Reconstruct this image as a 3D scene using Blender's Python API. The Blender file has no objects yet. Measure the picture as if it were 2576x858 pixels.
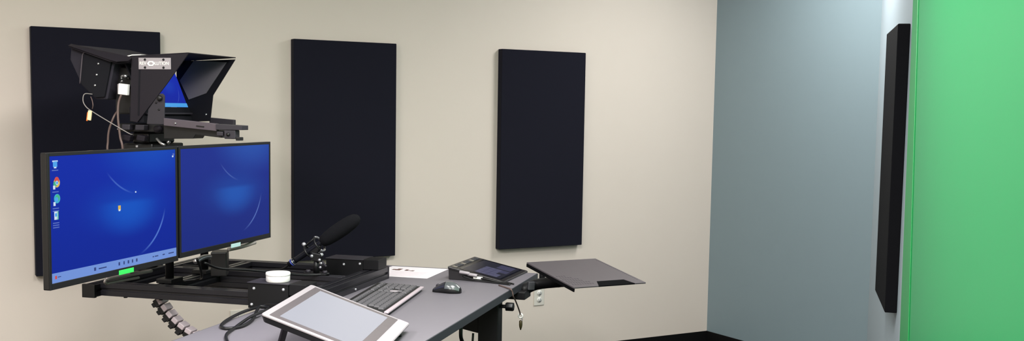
import bpy, bmesh, math, random
from mathutils import Vector, Matrix
random.seed(7)
PI = math.pi
S = math.sqrt(.5)
ZS = 0.10                      # wall heights below are measured from the top of the cove base
sc = bpy.context.scene
COL = sc.collection

# ------------------------------------------------------------------ materials
def lin(c):
    o = []
    for x in c[:3]:
        x = x / 255.
        o.append(x / 12.92 if x <= .04045 else ((x + .055) / 1.055) ** 2.4)
    return (*o, 1.)

class N:
    """small node-tree helper"""
    def __init__(s, m): s.t = m.node_tree; s.n = s.t.nodes; s.l = s.t.links
    def new(s, ty, **k):
        n = s.n.new(ty)
        for a, b in k.items(): setattr(n, a, b)
        return n
    def link(s, a, b): s.l.new(a, b)
    def math(s, op, a, b=None, clamp=False):
        n = s.new('ShaderNodeMath', operation=op, use_clamp=clamp)
        for i, v in enumerate((a, b)):
            if v is None: continue
            if isinstance(v, (int, float)): n.inputs[i].default_value = v
            else: s.link(v, n.inputs[i])
        return n.outputs[0]
    def ramp(s, x, a, b, ty='SMOOTHSTEP'):
        n = s.new('ShaderNodeMapRange', interpolation_type=ty)
        s.link(x, n.inputs[0]); n.inputs[1].default_value = a; n.inputs[2].default_value = b
        return n.outputs[0]
    def mix(s, f, a, b):
        n = s.new('ShaderNodeMix', data_type='RGBA')
        if isinstance(f, (int, float)): n.inputs[0].default_value = f
        else: s.link(f, n.inputs[0])
        for i, v in ((6, a), (7, b)):
            if isinstance(v, tuple): n.inputs[i].default_value = v
            else: s.link(v, n.inputs[i])
        return n.outputs[2]

def mat(name, rgb, rough=.5, metal=0., spec=.5, vary=.06, scale=40., bump=0., sheen=0., coat=0.):
    m = bpy.data.materials.new(name); m.use_nodes = True
    k = N(m); b = k.n['Principled BSDF']
    c = lin(rgb)
    tc = k.new('ShaderNodeTexCoord'); nz = k.new('ShaderNodeTexNoise')
    nz.inputs['Scale'].default_value = scale; nz.inputs['Detail'].default_value = 3
    k.link(tc.outputs['Object'], nz.inputs['Vector'])
    lo = tuple(x * (1 - vary) for x in c[:3]) + (1.,); hi = tuple(min(1, x * (1 + vary)) for x in c[:3]) + (1.,)
    k.link(k.mix(nz.outputs['Fac'], lo, hi), b.inputs['Base Color'])
    b.inputs['Roughness'].default_value = rough; b.inputs['Metallic'].default_value = metal
    b.inputs['Specular IOR Level'].default_value = spec
    if sheen: b.inputs['Sheen Weight'].default_value = sheen; b.inputs['Sheen Roughness'].default_value = .4
    if coat: b.inputs['Coat Weight'].default_value = coat; b.inputs['Coat Roughness'].default_value = .1
    if bump:
        bp = k.new('ShaderNodeBump'); bp.inputs['Strength'].default_value = bump; bp.inputs['Distance'].default_value = .002
        k.link(nz.outputs['Fac'], bp.inputs['Height']); k.link(bp.outputs[0], b.inputs['Normal'])
    return m

def glow(name, rgb, strength=1.):
    m = mat(name, (8, 8, 10), .3)
    b = m.node_tree.nodes['Principled BSDF']
    b.inputs['Emission Color'].default_value = lin(rgb); b.inputs['Emission Strength'].default_value = strength
    return m

def wallpaper(name, base, mid, edge, arc, mirror=False):
    """lit desktop: deep blue with a pale dome in the middle, a glow at the upper right and thin ring arcs"""
    m = bpy.data.materials.new(name); m.use_nodes = True
    k = N(m); b = k.n['Principled BSDF']
    b.inputs['Base Color'].default_value = (.001, .001, .0015, 1); b.inputs['Roughness'].default_value = .35
    b.inputs['Specular IOR Level'].default_value = .03
    tc = k.new('ShaderNodeTexCoord'); sp = k.new('ShaderNodeSeparateXYZ'); k.link(tc.outputs['Generated'], sp.inputs[0])
    x, y = sp.outputs['X'], sp.outputs['Z']
    def dist(cx, cy, ax, ay):
        dx = k.math('MULTIPLY', k.math('SUBTRACT', x, cx), ax); dy = k.math('MULTIPLY', k.math('SUBTRACT', y, cy), ay)
        return k.math('SQRT', k.math('ADD', k.math('MULTIPLY', dx, dx), k.math('MULTIPLY', dy, dy)))
    c = k.mix(k.ramp(y, -.1, 1.1), lin(base), lin(tuple(v * 1.12 for v in base)))
    dome = k.math('SUBTRACT', 1., k.ramp(dist(.58, .53, 1.05, 1.0), .03, .30))
    cut = k.math('SUBTRACT', 1., k.ramp(y, .545, .60))
    up = k.math('SUBTRACT', 1., k.ramp(dist(.58, .53, 1.0, 1.5), .04, .46))
    c = k.mix(k.math('MULTIPLY', up, .38), c, lin(mid))
    c = k.mix(k.math('MULTIPLY', k.math('MULTIPLY', dome, cut), .85), c, lin(mid))
    top = k.math('SUBTRACT', 1., k.ramp(dist(.78, 1.06, 1., 1.2), .05, .52))
    c = k.mix(k.math('MULTIPLY', top, .75), c, lin(edge))
    ring = k.math('SUBTRACT', k.math('ABSOLUTE', k.math('SUBTRACT', dist(.56, .58, 1.5, 1.), .52)), 0.)
    line = k.math('SUBTRACT', 1., k.ramp(ring, .001, .013))
    m1 = k.math('SUBTRACT', 1., k.ramp(dist(.80, .27, 1., 1.), .05, .24))
    m2 = k.math('MULTIPLY', k.math('SUBTRACT', 1., k.ramp(dist(.48, .83, 1., 1.), .03, .17)), .0)
    c = k.mix(k.math('MULTIPLY', k.math('MULTIPLY', line, k.math('ADD', m1, m2)), .9), c, lin(arc))
    ring2 = k.math('ABSOLUTE', k.math('SUBTRACT', dist(.72, 1.22, 1.5, 1.), .60))
    line2 = k.math('SUBTRACT', 1., k.ramp(ring2, .001, .011))
    m3 = k.math('SUBTRACT', 1., k.ramp(dist(.52, .74, 1., 1.), .03, .16))
    c = k.mix(k.math('MULTIPLY', k.math('MULTIPLY', line2, m3), .5), c, lin(arc))
    k.link(c, b.inputs['Emission Color']); b.inputs['Emission Strength'].default_value = 1.
    return m

M = {}
M['beige'] = mat('beige wall paint', (219, 208, 197), .75, spec=.25, vary=.012, scale=3.)
M['blue'] = mat('grey blue wall paint', (127, 145, 152), .5, spec=.45, vary=.012, scale=3.)
M['pale'] = mat('pale grey blue wall paint', (164, 178, 186), .6, spec=.35, vary=.012, scale=3.)
M['ceiling'] = mat('white ceiling', (225, 224, 220), .9, spec=.1, vary=.02, scale=30.)
M['carpet'] = mat('black carpet', (20, 20, 22), .95, spec=.1, vary=.4, scale=300., bump=.4)
M['base'] = mat('black vinyl base', (12, 12, 13), .6, spec=.2, vary=.05)
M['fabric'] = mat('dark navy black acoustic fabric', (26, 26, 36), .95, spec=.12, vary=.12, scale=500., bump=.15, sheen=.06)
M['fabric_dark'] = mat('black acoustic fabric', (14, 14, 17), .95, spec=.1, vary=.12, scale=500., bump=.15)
M['green'] = mat('chroma green cloth', (16, 138, 76), .32, spec=.65, vary=.02, scale=6.)
M['green_hem'] = mat('chroma green doubled cloth', (12, 130, 64), .38, spec=.55, vary=.02, scale=6.)
M['laminate'] = mat('grey desk laminate', (115, 111, 118), .52, spec=.4, vary=.03, scale=25.)
M['edge'] = mat('charcoal edge band', (52, 54, 60), .45, vary=.03)
M['steel_black'] = mat('black powder coated steel', (16, 16, 19), .5, spec=.35, vary=.1, scale=200.)
M['alu'] = mat('black anodised aluminium', (35, 34, 40), .34, metal=.35, spec=.6, vary=.06, scale=90.)
M['box'] = mat('black anodised plate', (16, 16, 19), .48, metal=.1, spec=.35, vary=.06, scale=90.)
M['plastic'] = mat('black plastic', (16, 16, 18), .42, spec=.45, vary=.08)
M['gloss'] = mat('glossy black plastic', (12, 12, 14), .2, spec=.5, vary=.05)
M['charcoal'] = mat('charcoal painted metal', (46, 43, 50), .5, spec=.4, vary=.05, scale=90.)
M['flag'] = mat('charcoal cloth', (45, 43, 51), .9, spec=.2, vary=.08, scale=300., bump=.15)
M['lining'] = mat('charcoal hood lining', (104, 100, 106), .9, spec=.2, vary=.06, scale=300., bump=.1)
M['hood'] = mat('dark plum grey painted hood', (30, 26, 33), .65, spec=.25, vary=.05, scale=60.)
M['hood_in'] = mat('black hood inside', (20, 20, 26), .8, spec=.2, vary=.05)
M['matt_black'] = mat('matt black rubber', (12, 12, 14), .95, spec=.05, vary=.1)
M['rail_dark'] = mat('dark mauve grey rail', (78, 70, 77), .5, spec=.4, vary=.05)
M['rail_grey'] = mat('grey painted rail', (132, 124, 120), .4, metal=.2, vary=.05)
M['silver'] = mat('bright steel', (205, 205, 208), .28, metal=.9, vary=.05)
M['bolt'] = mat('zinc bolt head', (190, 190, 195), .35, metal=.6, vary=.05)
M['white'] = mat('white plastic', (236, 234, 230), .4, vary=.02)
M['ivory'] = mat('ivory plastic', (214, 210, 200), .45, vary=.02)
M['slot'] = mat('dark slot', (120, 114, 106), .7, vary=.05)
M['rim'] = mat('satin light metal', (168, 161, 166), .42, metal=.2, vary=.03)
M['bezel'] = mat('grey glass bezel', (92, 86, 90), .25, vary=.03)
M['strip'] = mat('pale mauve metal', (188, 174, 182), .42, metal=.1, vary=.02)
M['key'] = mat('dark grey keycap', (88, 86, 90), .5, vary=.05)
M['keybed'] = mat('black key bed', (20, 20, 22), .5, vary=.05)
M['mouse'] = mat('graphite mouse shell', (44, 44, 52), .22, spec=.6, vary=.05, coat=.4)
M['mouse_grey'] = mat('grey green mouse palm', (84, 88, 90), .25, spec=.6, vary=.05, coat=.4)
M['paper'] = mat('white paper', (238, 232, 236), .8, spec=.2, vary=.01)
M['ink'] = mat('brown ink', (112, 82, 76), .8, vary=.2, scale=200.)
M['ink_pale'] = mat('faint pink print', (214, 198, 206), .8, vary=.1, scale=200.)
M['tray'] = mat('grey brown metal tray', (86, 80, 84), .52, metal=.3, vary=.03, scale=20.)
M['tray_hole'] = mat('dark perforation', (62, 57, 62), .7, vary=.05)
M['foam'] = mat('black foam windscreen', (22, 22, 25), 1., spec=.1, vary=.3, scale=400., bump=.6)
M['mic'] = mat('dark blue black mic body', (26, 27, 36), .35, metal=.3, vary=.05)
M['blueband'] = mat('blue ring', (58, 74, 160), .4, vary=.05)
M['cable'] = mat('black cable', (14, 14, 16), .45, vary=.1)
M['cable_brown'] = mat('brown cable', (96, 78, 74), .5, vary=.1)
M['cable_grey'] = mat('pale grey cable', (140, 134, 130), .5, vary=.1)
M['orange'] = mat('orange tag', (240, 120, 40), .5, vary=.1)
M['cream'] = mat('cream tag', (250, 226, 180), .5, vary=.05)
M['olive'] = mat('dark olive metal', (74, 66, 40), .4, metal=.3, vary=.1)
M['chain'] = mat('mauve grey chain link', (196, 182, 188), .45, vary=.06)
M['chain_dark'] = mat('black chain link', (18, 17, 19), .5, vary=.06)
M['smoke'] = mat('smoked black plastic', (36, 34, 36), .3, spec=.5, vary=.15, scale=60.)
M['touch'] = mat('dark glass', (16, 16, 24), .18, spec=.5, vary=.05)
M['screen_left'] = wallpaper('bright blue desktop', (18, 41, 148), (24, 86, 194), (26, 80, 188), (90, 130, 215))
M['screen_right'] = wallpaper('dim blue desktop', (30, 45, 126), (38, 88, 178), (46, 88, 176), (92, 118, 190))
M['prompt_reflection'] = wallpaper('painted prompter reflection', (28, 44, 158), (34, 62, 176), (30, 60, 176), (70, 92, 190))  # emissive picture painted on the mirror in place of the monitor's reflection
M['taskbar'] = glow('pale blue taskbar', (108, 142, 212))
M['taskmark'] = glow('dark taskbar mark', (40, 58, 120))
M['cyan'] = glow('cyan strip', (74, 158, 226))  # glow painted as the taskbar reflected in the prompter mirror
M['ic_blue'] = glow('icon blue', (72, 158, 232)); M['ic_red'] = glow('icon red', (206, 70, 62)); M['ic_yel'] = glow('icon yellow', (214, 178, 80))
M['ic_grn'] = glow('icon green', (62, 176, 130)); M['ic_white'] = glow('icon white', (206, 222, 240)); M['ic_teal'] = glow('icon teal', (52, 170, 200))
M['ic_text'] = glow('icon text', (82, 104, 184))
M['tab_screen'] = glow('pale grey lit screen', (202, 204, 216), .93)
M['ui_dark'] = glow('dim touch screen', (27, 28, 42)); M['ui_light'] = glow('slate touch keys', (78, 78, 104)); M['ui_line'] = glow('touch key lines', (58, 58, 84))
M['stick_green'] = mat('bright green sticker', (54, 216, 92), .5, vary=.08); M['stick_pale'] = mat('pale aqua sticker', (186, 220, 220), .5, vary=.05)

# ------------------------------------------------------------------ mesh builder
def V3(p): return Vector(p)
def catmull(pts, n=8):
    P = [V3(p) for p in pts]
    if len(P) < 3: return P
    P = [P[0] * 2 - P[1]] + P + [P[-1] * 2 - P[-2]]
    out = []
    for i in range(1, len(P) - 2):
        a, b, c, d = P[i - 1:i + 3]
        for j in range(n):
            t = j / n
            out.append(.5 * ((2 * b) + (c - a) * t + (2 * a - 5 * b + 4 * c - d) * t * t + (3 * b - a - 3 * c + d) * t ** 3))
    out.append(P[-2]); return out

class MB:
    def __init__(s): s.v = []; s.f = []; s.m = []; s.sm = []
    def add(s, vs, fs, m=0, smooth=False):
        o = len(s.v); s.v += [V3(p) for p in vs]
        for f in fs: s.f.append([i + o for i in f]); s.m.append(m); s.sm.append(smooth)
        return s
    def box(s, a0, a1, b0, b1, z0, z1, m=0):
        v = [(x, y, z) for z in (z0, z1) for x, y in ((a0, b0), (a1, b0), (a1, b1), (a0, b1))]
        return s.add(v, [(0, 3, 2, 1), (4, 5, 6, 7), (0, 1, 5, 4), (1, 2, 6, 5), (2, 3, 7, 6), (3, 0, 4, 7)], m)
    def obox(s, c, ax, ay, az, m=0):
        """box from its centre and three half-extent vectors"""
        c, ax, ay, az = V3(c), V3(ax), V3(ay), V3(az)
        v = [c + x * ax + y * ay + z * az for z in (-1, 1) for x, y in ((-1, -1), (1, -1), (1, 1), (-1, 1))]
        return s.add(v, [(0, 3, 2, 1), (4, 5, 6, 7), (0, 1, 5, 4), (1, 2, 6, 5), (2, 3, 7, 6), (3, 0, 4, 7)], m)
    def prism(s, pts, axis, a0, a1, m=0):
        def P(p, a): return {'x': (a, p[0], p[1]), 'y': (p[0], a, p[1]), 'z': (p[0], p[1], a)}[axis]
        n = len(pts); v = [P(p, a0) for p in pts] + [P(p, a1) for p in pts]
        return s.add(v, [tuple(range(n)), tuple(range(2 * n - 1, n - 1, -1))] + [(i, (i + 1) % n, n + (i + 1) % n, n + i) for i in range(n)], m)
    def frame(s, d):
        d = V3(d).normalized(); a = Vector((0, 0, 1)) if abs(d.z) < .9 else Vector((1, 0, 0))
        x = d.cross(a).normalized(); return x, d.cross(x).normalized()
    def lathe(s, prof, p, d, n=20, m=0, smooth=True, sx=1., sy=1.):
        """profile of (radius, height) turned about direction d from point p"""
        p = V3(p); d = V3(d).normalized(); x, y = s.frame(d); v = []; f = []
        for r, h in prof:
            for i in range(n):
                t = 2 * PI * i / n; v.append(p + d * h + x * math.cos(t) * r * sx + y * math.sin(t) * r * sy)
        for j in range(len(prof) - 1):
            for i in range(n): f.append((j * n + i, j * n + (i + 1) % n, (j + 1) * n + (i + 1) % n, (j + 1) * n + i))
        f.append(tuple(range(n - 1, -1, -1))); f.append(tuple((len(prof) - 1) * n + i for i in range(n)))
        return s.add(v, f, m, smooth)
    def cyl(s, p0, p1, r, r1=None, n=16, m=0):
        p0, p1 = V3(p0), V3(p1); L = (p1 - p0).length
        return s.lathe([(r, 0), (r if r1 is None else r1, L)], p0, p1 - p0, n, m)
    def tube(s, pts, r, n=8, m=0, smooth=True, res=8):
        P = catmull(pts, res); x = None; v = []; f = []
        for i, p in enumerate(P):
            d = (P[min(i + 1, len(P) - 1)] - P[max(i - 1, 0)]).normalized()
            if x is None: x, _ = s.frame(d)
            x = (x - d * x.dot(d)).normalized(); y = d.cross(x)
            for j in range(n):
                t = 2 * PI * j / n; v.append(p + x * math.cos(t) * r + y * math.sin(t) * r)
        for i in range(len(P) - 1):
            for j in range(n): f.append((i * n + j, i * n + (j + 1) % n, (i + 1) * n + (j + 1) % n, (i + 1) * n + j))
        f.append(tuple(range(n - 1, -1, -1))); f.append(tuple((len(P) - 1) * n + j for j in range(n)))
        return s.add(v, f, m, smooth)
    def torus(s, c, d, R, r, n=28, k=8, a0=0., a1=2 * PI, m=0):
        c = V3(c); x, y = s.frame(d)
        full = abs(a1 - a0 - 2 * PI) < 1e-6
        pts = [c + x * math.cos(a0 + (a1 - a0) * i / n) * R + y * math.sin(a0 + (a1 - a0) * i / n) * R for i in range(n + 1)]
        if full:
            o = len(s.v); dd = V3(d).normalized(); v = []; f = []
            for i in range(n):
                rad = (pts[i] - c).normalized()
                for j in range(k):
                    t = 2 * PI * j / k; v.append(pts[i] + rad * math.cos(t) * r + dd * math.sin(t) * r)
            for i in range(n):
                for j in range(k): f.append((i * k + j, i * k + (j + 1) % k, ((i + 1) % n) * k + (j + 1) % k, ((i + 1) % n) * k + j))
            return s.add(v, f, m, True)
        return s.tube(pts, r, k, m, res=2)
    def build(s, name, mats, parent=None, base=(0, 0, 0), bevel=0., seg=2, angle=35.):
        base = V3(base)
        me = bpy.data.meshes.new(name)
        me.from_pydata([tuple(p - base) for p in s.v], [], s.f)
        for i, p in enumerate(me.polygons): p.material_index = s.m[i]; p.use_smooth = s.sm[i]
        bm = bmesh.new(); bm.from_mesh(me); bmesh.ops.recalc_face_normals(bm, faces=bm.faces); bm.to_mesh(me); bm.free()
        for x in (mats if isinstance(mats, (list, tuple)) else [mats]): me.materials.append(M[x])
        me.update()
        o = bpy.data.objects.new(name, me); COL.objects.link(o)
        if parent is not None: o.parent = parent
        if bevel:
            b = o.modifiers.new('bevel', 'BEVEL'); b.width = bevel; b.segments = seg; b.limit_method = 'ANGLE'; b.angle_limit = math.radians(angle)
        return o

BASE = {}
def place(o, base, rig):
    b = V3(base)
    if rig: o.location = (S * (b.x - b.y), S * (b.x + b.y), b.z + ZS); o.rotation_euler = (0, 0, PI / 4)
    else: o.location = (b.x, b.y, b.z + ZS)
    BASE[o.name] = b
def thing(name, label, cat, base, group=None, rig=True):
    o = bpy.data.objects.new(name, None); COL.objects.link(o); o.empty_display_size = .05
    place(o, base, rig); o['label'] = label; o['category'] = cat
    if group: o['group'] = group
    return o
def part(mb, name, mats, root, bevel=0., seg=2, label=None, under=None):
    o = mb.build(name, mats, under or root, BASE[root.name], bevel, seg)
    if label: o['label'] = label
    return o
def solo(mb, name, mats, label, cat, base, group=None, rig=True, bevel=0., seg=2):
    o = mb.build(name, mats, None, base, bevel, seg); place(o, base, rig)
    o['label'] = label; o['category'] = cat
    if group: o['group'] = group
    return o
def struct(mb, name, m, label, bevel=0.):
    o = mb.build(name, m, None, (0, 0, 0), bevel); o.location.z = ZS; o['kind'] = 'structure'; o['label'] = label
    return o
def ring_profile(c, w, h, slot=.010, depth=.007):
    """outline of a slotted aluminium section, width w, height h, one slot in each side"""
    x, y = c; a, b = w / 2, h / 2; q = slot / 2; d = depth
    return [(x - a, y - b), (x - q, y - b), (x - q, y - b + d), (x + q, y - b + d), (x + q, y - b), (x + a, y - b),
            (x + a, y - q), (x + a - d, y - q), (x + a - d, y + q), (x + a, y + q), (x + a, y + b),
            (x + q, y + b), (x + q, y + b - d), (x - q, y + b - d), (x - q, y + b), (x - a, y + b),
            (x - a, y + q), (x - a + d, y + q), (x - a + d, y - q), (x - a, y - q)]
def text_mesh(name, txt, size, depth, m, parent, loc, cols, shear=0., sx=1.):
    cu = bpy.data.curves.new(name, 'FONT'); cu.body = txt; cu.size = size; cu.extrude = depth
    cu.align_x = 'LEFT'; cu.align_y = 'CENTER'; cu.shear = shear; cu.offset = size * .012
    t = bpy.data.objects.new('tmp_text', cu); COL.objects.link(t)
    dg = bpy.context.evaluated_depsgraph_get(); me = bpy.data.meshes.new_from_object(t.evaluated_get(dg))
    bpy.data.objects.remove(t); bpy.data.curves.remove(cu)
    X, Y, Z = (V3(c) for c in cols)
    for v in me.vertices:
        p = v.co.copy(); v.co = V3(loc) + X * p.x * sx + Y * p.y + Z * p.z
    me.materials.clear(); me.materials.append(M[m]); me.name = name
    o = bpy.data.objects.new(name, me); COL.objects.link(o); o.parent = parent
    return o

# ------------------------------------------------------------------ room
FL = -ZS; CE = 2.75
C3 = (0.0, -1.42)                                   # where the blue wall meets the angled wall
E3 = (C3[0] - S * 4.80, C3[1] - S * 4.80)           # far end of the angled wall, near the camera
T = .12
XL, YF = -7.4, -8.6
XR = E3[0] + 1.3; YR = XR - 1.42 - 2 * S * T    # side wall, meeting the back of the angled wall
struct(MB().prism([(XL - T, YF - T), (XR + T, YF - T), (XR + T, YR + T), (T + .02, C3[1]), (T + .02, T), (XL - T, T)], 'z', FL - .1, FL), 'floor', 'carpet', 'black carpet floor')
struct(MB().prism([(XL - T, YF - T), (XR + T, YF - T), (XR + T, YR + T), (T + .02, C3[1]), (T + .02, T), (XL - T, T)], 'z', CE, CE + .1), 'ceiling', 'ceiling', 'white ceiling')
struct(MB().box(XL - T, T, 0, T, FL, CE), 'wall_back', 'beige', 'beige painted wall behind the black acoustic panels')
struct(MB().box(0, T, C3[1], 0, FL, CE), 'wall_blue', 'blue', 'grey blue painted wall between beige wall and green screen')
nx, ny = S, -S                                      # outward normal of the angled wall
struct(MB().prism([C3, E3, (E3[0] + nx * T, E3[1] + ny * T), (C3[0] + T, C3[1] - .02), (C3[0] + T, C3[1])], 'z', FL, CE), 'wall_right', 'pale', 'pale grey blue angled wall behind the green screen')
struct(MB().box(XR, XR + T, YF, YR + .03, FL, CE), 'wall_side', 'beige', 'beige side wall')
struct(MB().box(XL - T, XR + T, YF - T, YF, FL, CE), 'wall_front', 'beige', 'beige wall behind the viewer')
struct(MB().box(XL - T, XL, YF, 0, FL, CE), 'wall_left', 'beige', 'beige left wall')
struct(MB().box(XL, 0, -.006, 0, FL, 0), 'baseboard_back', 'base', 'black vinyl cove base along the beige wall', .002)
struct(MB().box(-.006, 0, C3[1], -.006, FL, 0), 'baseboard_blue', 'base', 'black vinyl cove base along the blue wall', .002)

# acoustic panels
PW, PH, PT, PB = .61, 1.22, .05, .665
for x, lab in ((-4.334, 'black fabric acoustic panel on beige wall, behind the monitors and teleprompter'),
               (-3.018, 'black fabric acoustic panel on beige wall, behind the microphone'),
               (-1.714, 'black fabric acoustic panel on beige wall nearest the blue wall, above the outlet')):
    solo(MB().box(x, x + PW, -PT, -.0015, PB, PB + PH), 'acoustic_panel', 'fabric', lab, 'acoustic panel', (x + PW / 2, 0, PB),
         'acoustic panels on the beige wall', rig=False, bevel=.004, seg=3)
# panel on the angled wall, in desk coordinates (u, s): wall plane s = -1.004
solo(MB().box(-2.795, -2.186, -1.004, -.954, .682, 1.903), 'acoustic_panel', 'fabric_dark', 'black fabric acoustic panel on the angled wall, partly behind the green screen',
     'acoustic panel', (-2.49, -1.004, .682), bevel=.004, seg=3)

def outlet(x, z, lab):
    t = thing('wall_outlet', lab, 'outlet', (x, 0, z), 'white outlets on the beige wall', rig=False)
    part(MB().box(x - .038, x + .038, -.007, 0, z - .059, z + .059), 'cover_plate', 'ivory', t, .004, 3)
    for dz in (-.022, .022):
        b = MB().lathe([(.017, 0), (.017, .003)], (x, -.007, z + dz), (0, -1, 0), 20)
        o = part(b, 'socket', 'white', t)
        q = MB()
        for dx in (-.006, .006): q.box(x + dx - .0012, x + dx + .0012, -.0108, -.0099, z + dz - .001, z + dz + .009)
        q.cyl((x, -.0099, z + dz - .008), (x, -.0108, z + dz - .008), .0026, n=10)
        part(q, 'socket_slots', 'slot', t, under=o)
    part(MB().cyl((x, -.007, z), (x, -.0085, z), .003, n=10), 'screw', 'bolt', t)
outlet(-1.392, .346, 'white wall outlet below the acoustic panel beside the grey laptop tray')
outlet(-3.325, .352, 'white wall outlet mostly hidden behind the desk and black cable loop')

# green screen: tall board just in front of the angled wall, far edge a little out of plumb
SG = -.94
def gx(z, d=0.): return -3.601 - (1.92 - z) * .085 + d
t = thing('green_screen', 'bright green chroma key screen standing at the right edge', 'green screen', (-4.7, SG, FL))
part(MB().prism([(gx(FL), FL), (-5.80, FL), (-5.80, 2.55), (gx(2.55), 2.55)], 'y', SG - .025, SG), 'screen_cloth', 'green', t, .003)
part(MB().prism([(gx(FL, .002), FL), (gx(FL) - .37, FL), (gx(2.55) - .09, 2.55), (gx(2.55, .002), 2.55)], 'y', SG, SG + .004), 'hem', 'green_hem', t, .0015, label='darker doubled hem')
for u in (-4.2, -5.4):
    part(MB().box(u - .02, u + .02, SG - .058, SG - .025, FL, 1.7), 'rear_strut', 'steel_black', t, .003)

# ------------------------------------------------------------------ desk
DZ = .74
t = thing('standing_desk', 'grey topped standing desk with charcoal edge and black steel leg', 'desk', (-3.67, 1.01, FL))
desk = part(MB().box(-4.75, -2.60, .619, 1.408, DZ - .028, DZ), 'desktop', 'laminate', t, .0015)
e = MB(); e.box(-4.754, -2.596, .615, .619, DZ - .032, DZ - .0015); e.box(-4.754, -2.596, 1.408, 1.412, DZ - .032, DZ - .0015)
e.box(-2.60, -2.596, .619, 1.408, DZ - .032, DZ - .0015); e.box(-4.754, -4.75, .619, 1.408, DZ - .032, DZ - .0015)
part(e, 'edge_band', 'edge', t, label='charcoal edge band')
for u in (-3.2, -4.45):
    part(MB().box(u, u + .07, .645, .735, FL + .03, DZ - .032), 'leg', 'steel_black', t, .004)
    part(MB().prism([(.735, .556), (.82, .572), (1.25, .64), (1.25, DZ - .032), (.735, DZ - .032)], 'x', u + .005, u + .06), 'cross_brace', 'steel_black', t, .003)
    part(MB().box(u + .002, u + .068, .62, 1.36, FL, FL + .03), 'foot', 'steel_black', t, .006)
part(MB().box(-4.42, -3.13, 1.08, 1.14, DZ - .10, DZ - .032), 'crossbar', 'steel_black', t, .003)
part(MB().cyl((-3.15, .625, .672), (-3.15, .59, .672), .02, n=6).cyl((-3.15, .66, .672), (-3.15, .625, .672), .008), 'clamp_knob', 'plastic', t, .003)
cb = MB().tube([(-3.22, .75, .56), (-3.23, .752, .45), (-3.22, .75, .30), (-3.24, .76, .05), (-3.3, .78, FL + .006)], .005)
solo(cb, 'leg_cable', 'cable', 'thin black cable running straight down beside the black desk leg', 'cable', (-3.22, .75, FL))
cb = MB().tube([(-3.55, .70, .70), (-3.56, .70, .62), (-3.52, .70, .56), (-3.50, .72, .45), (-3.6, .78, FL + .008)], .008)
solo(cb, 'hanging_cable', 'cable', 'thick black cable hanging below the desk left of the leg', 'cable', (-3.55, .70, FL))

# ------------------------------------------------------------------ aluminium rig behind the desk
t = thing('equipment_rig', 'black slotted aluminium frame bolted to the desk edge under the monitors', 'frame', (-3.46, 1.7, DZ))
def beam(axis, c, w, h, a0, a1, name='beam'):
    return part(MB().prism(ring_profile(c, w, h), axis, a0, a1), name, 'alu', t, .0015)
beam('y', (-3.848, .775), .05, .052, 1.46, 2.12)          # nearest cross beam
beam('y', (-3.335, .768), .05, .052, 1.29, 2.12)          # middle cross beam
beam('y', (-3.05, .768), .05, .054, 1.468, 2.12)          # far cross beam
beam('y', (-3.335, .7155), .05, .052, 1.42, 2.12)         # lower members under the middle and far beams
beam('y', (-3.05, .7145), .05, .052, 1.42, 2.12)
beam('x', (2.146, .772), .052, .05, -3.90, -3.0)          # outer beam
beam('x', (1.90, .768), .05, .05, -3.823, -3.36)          # beam that carries the monitor posts
beam('x', (1.90, .768), .05, .05, -3.31, -3.075)
bm_ = part(MB().prism(ring_profile((1.255, .768), .068, .056), 'x', -3.87, -3.012), 'desk_beam', 'alu', t, .0015)
part(MB().box(-3.012, -3.0, 1.219, 1.291, .7405, .798), 'end_cap', 'charcoal', t, .002)
part(MB().box(-3.915, -3.90, 2.117, 2.175, .745, .799), 'end_cap', 'plastic', t, .002)
part(MB().cyl((-3.40, 1.221, .752), (-3.40, 1.214, .752), .005, n=10), 'bolt', 'bolt', t)
def bracket(u0, u1, s0, s1, z0, z1, bolts):
    o = part(MB().box(u0, u1, s0, s1, z0, z1 - .004), 'bracket_box', 'box', t, .002)
    part(MB().box(u0 - .004, u1 + .004, s0 - .004, s1 + .002, z1 - .004, z1), 'top_plate', 'charcoal', t, .0015, under=o)
    for s, z in bolts:
        part(MB().lathe([(.0062, 0), (.0062, .002), (.004, .0045), (.0, .0048)], (u0, s, z), (-1, 0, 0), 12), 'bolt', 'bolt', t, under=o)
    return o
bracket(-3.88, -3.775, 1.2925, 1.462, .7402, .842, [(1.436, .818), (1.312, .820), (1.446, .755), (1.33, .757)])
bracket(-3.14, -3.03, 1.2925, 1.47, .7402, .842, [(1.383, .816), (1.306, .822)])
part(MB().box(-3.875, -3.78, 1.219, 1.2925, .797, .842), 'bracket_wing', 'box', t, .002)
part(MB().box(-3.138, -3.035, 1.219, 1.2925, .797, .842), 'bracket_wing', 'box', t, .002)
# screw heads underneath the near beam
for s in (2.02, 1.86): part(MB().cyl((-3.85, s, .749), (-3.85, s, .742), .008, n=8), 'underside_screw', 'plastic', t)

# white puck on the near bracket
t = thing('round_case', 'white round plastic puck resting on the near bracket box', 'puck', (-3.829, 1.360, .842))
part(MB().lathe([(.044, 0), (.046, .004), (.046, .024), (.0, .024)], (-3.829, 1.360, .8421), (0, 0, 1), 40), 'body', 'white', t, .001)
part(MB().lathe([(.0462, 0), (.0472, .002), (.0472, .010), (.045, .0125), (.0, .013)], (-3.829, 1.360, .8661), (0, 0, 1), 40), 'lid', 'white', t)

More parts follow.
